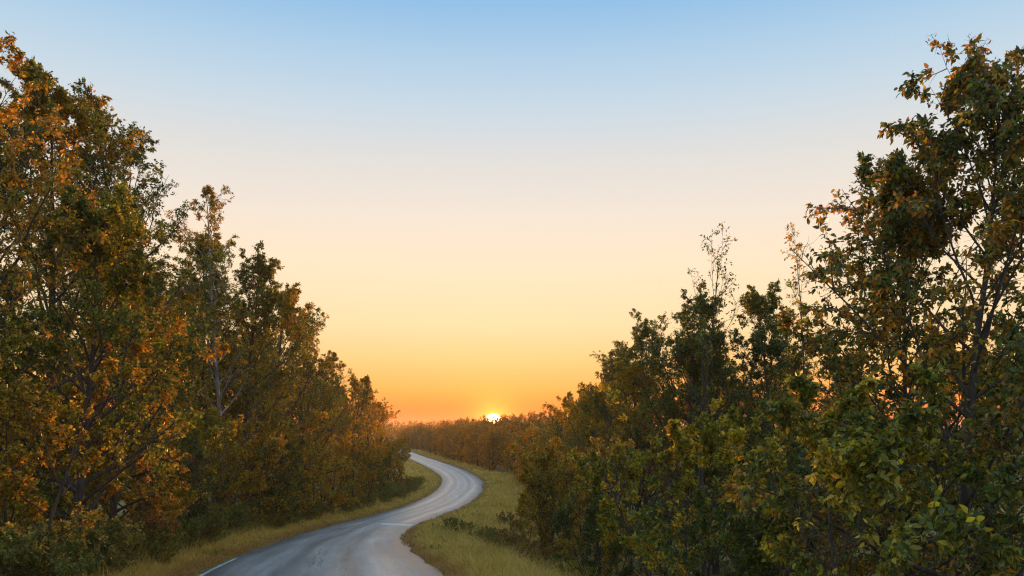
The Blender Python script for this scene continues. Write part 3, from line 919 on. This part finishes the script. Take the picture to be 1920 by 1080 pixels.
# ------------------------------------------------------------------ grass
def grass_mat(name):
    m, t, out = new_mat(name)
    geo = nd(t, "ShaderNodeNewGeometry")
    at = nd(t, "ShaderNodeAttribute", attribute_name="verge")
    a = noise(t, 0.4, 3.0, geo.outputs["Position"])
    b = noise(t, 2.2, 3.0, geo.outputs["Position"], 0.6)
    f = math_node(t, "ADD", math_node(t, "MULTIPLY", geo.outputs["Random Per Island"], 0.4), math_node(t, "MULTIPLY_ADD", a, 1.3, -0.65))
    f = math_node(t, "ADD", f, math_node(t, "MULTIPLY_ADD", b, 1.2, -0.3), clamp=True)
    col = ramp(t, f, [(0.0, (0.10, 0.10, 0.02)), (0.25, (0.40, 0.31, 0.045)), (0.5, (0.74, 0.45, 0.085)), (0.8, (0.80, 0.54, 0.13)), (1.0, (0.54, 0.26, 0.08))])
    col = mix_col(t, "MIX", at.outputs["Fac"], col, (0.50, 0.25, 0.07))
    p = nd(t, "ShaderNodeBsdfPrincipled")
    p.inputs["Roughness"].default_value = 0.6
    p.inputs["Specular IOR Level"].default_value = 0.25
    t.links.new(col, p.inputs["Base Color"])
    tr = nd(t, "ShaderNodeBsdfTranslucent")
    t.links.new(col, tr.inputs["Color"])
    mx = nd(t, "ShaderNodeMixShader")
    mx.inputs[0].default_value = 0.4
    t.links.new(p.outputs[0], mx.inputs[1])
    t.links.new(tr.outputs[0], mx.inputs[2])
    t.links.new(mx.outputs[0], out.inputs[0])
    return m


GRASS = grass_mat("verge_grass")


def grass(name, seed, label, bands):
    g = np.random.default_rng(seed)
    PV, PF, PA, o = [], [], [], 0
    for y0, y1, s0, s1, dens, hgt, wid in bands:
        n = int((y1 - y0) * abs(s1 - s0) * dens)
        y = g.uniform(y0, y1, n); s = s0 + (s1 - s0) * g.random(n)
        x = road_x(y) + s * np.sqrt(1 + np.interp(y, _gy, _gd) ** 2)
        # tufts: pull blades toward clump centres
        cx_, cy_ = np.floor(x / 0.35) * 0.35 + 0.17, np.floor(y / 0.35) * 0.35 + 0.17
        pull = g.random(n) * 0.55
        jx, jy = vnoise(cx_ * 7.1, cy_ * 5.3) - 0.5, vnoise(cx_ * 5.7 + 40, cy_ * 8.9) - 0.5
        x = x + (cx_ + jx * 0.3 - x) * pull; y = y + (cy_ + jy * 0.3 - y) * pull
        s = road_s(x, y)
        ok = np.abs(s) / flare(y) > HALF - 0.06 + 0.22 * vnoise(y * 1.7, s * 0 + 3) * g.random(n)
        x, y, s = x[ok], y[ok], s[ok]; n = len(x)
        ed = 1 - smooth01(np.abs(s) - HALF * flare(y), 0.1, 1.2)
        tall = 0.35 + 1.0 * vnoise(x * 0.6, y * 0.6) + 0.7 * vnoise(x * 2.1 + 5, y * 2.1) ** 2 + 0.5 * smooth01(np.abs(s), 4.5, 7)
        h = hgt * tall * g.uniform(0.5, 1.25, n) * (1 - 0.55 * ed)
        az = g.random(n) * 6.283
        ln = g.uniform(0.4, 1.7, n) * h
        w = wid * g.uniform(0.6, 1.3, n)
        z = ground_z(x, y) - 0.02
        dx, dy = np.cos(az), np.sin(az)
        b = np.c_[x, y, z]
        sd = np.c_[-dy, dx, np.zeros(n)] * w[:, None]
        mid = b + np.c_[dx * ln * 0.35, dy * ln * 0.35, h * 0.6]
        tip = b + np.c_[dx * ln, dy * ln, h]
        V = np.stack([b - sd, b + sd, mid + sd * 0.7, mid - sd * 0.7, tip], 1).reshape(-1, 3)
        i = np.arange(n) * 5 + o
        PV.append(V); PF.append(np.concatenate([np.c_[i, i + 1, i + 2], np.c_[i, i + 2, i + 3], np.c_[i + 3, i + 2, i + 4]]))
        PA.append(np.repeat(np.clip(ed * 1.1, 0, 0.9), 5)); o += len(V)
    me = mesh_from(name, np.concatenate(PV), faces3=np.concatenate(PF), attrs={"verge": ("POINT", "FLOAT", np.concatenate(PA))})
    return tag(link(name, me, mat=GRASS), label, "grass", kind="stuff")


grass("grass", 16, "green and straw grass strip between the left wood and the road",
      [(16, 34, -3.2, -7.2, 260, 0.26, 0.014), (34, 60, -3.2, -7.6, 130, 0.26, 0.022), (60, 100, -3.2, -8.5, 55, 0.26, 0.036), (100, 150, -3.2, -12, 26, 0.25, 0.045), (150, 240, -3.2, -10, 9, 0.28, 0.09), (16, 60, -4.2, -7.5, 26, 0.6, 0.007), (60, 120, -4.5, -12, 9, 0.6, 0.016)])
grass("grass", 17, "yellowing grass on the right bank between road and thicket",
      [(18, 36, 3.2, 11.0, 230, 0.28, 0.014), (36, 60, 3.2, 12.0, 115, 0.28, 0.022), (60, 100, 3.2, 14, 45, 0.28, 0.04), (100, 160, 3.2, 13, 24, 0.26, 0.05), (160, 330, 3.2, 10, 7, 0.28, 0.10), (18, 45, 4.2, 11, 30, 0.6, 0.007), (45, 75, 4.5, 13, 18, 0.62, 0.011), (75, 130, 5, 14, 6, 0.6, 0.022)])

# ------------------------------------------------------------------ evening haze
HZ0, HZ1 = 4.0 - 14, 34.0
hv = [(x, y, z) for z in (HZ0, HZ1) for y in (-90, 2700) for x in (-1700, 1700)]
hz = link("haze", mesh_from("haze", hv, [(0, 2, 3, 1), (4, 5, 7, 6), (0, 1, 5, 4), (2, 6, 7, 3), (0, 4, 6, 2), (1, 3, 7, 5)]))
hm, ht, hout = new_mat("evening_haze")
pv = nd(ht, "ShaderNodeVolumePrincipled")
pv.inputs["Color"].default_value = (0.92, 0.88, 0.84, 1)
pv.inputs["Density"].default_value = 0.00015
pv.inputs["Anisotropy"].default_value = 0.5
ht.links.new(pv.outputs[0], hout.inputs["Volume"])
hz.data.materials.append(hm)
tag(hz, "thin warm evening haze over road and woods", kind="stuff")
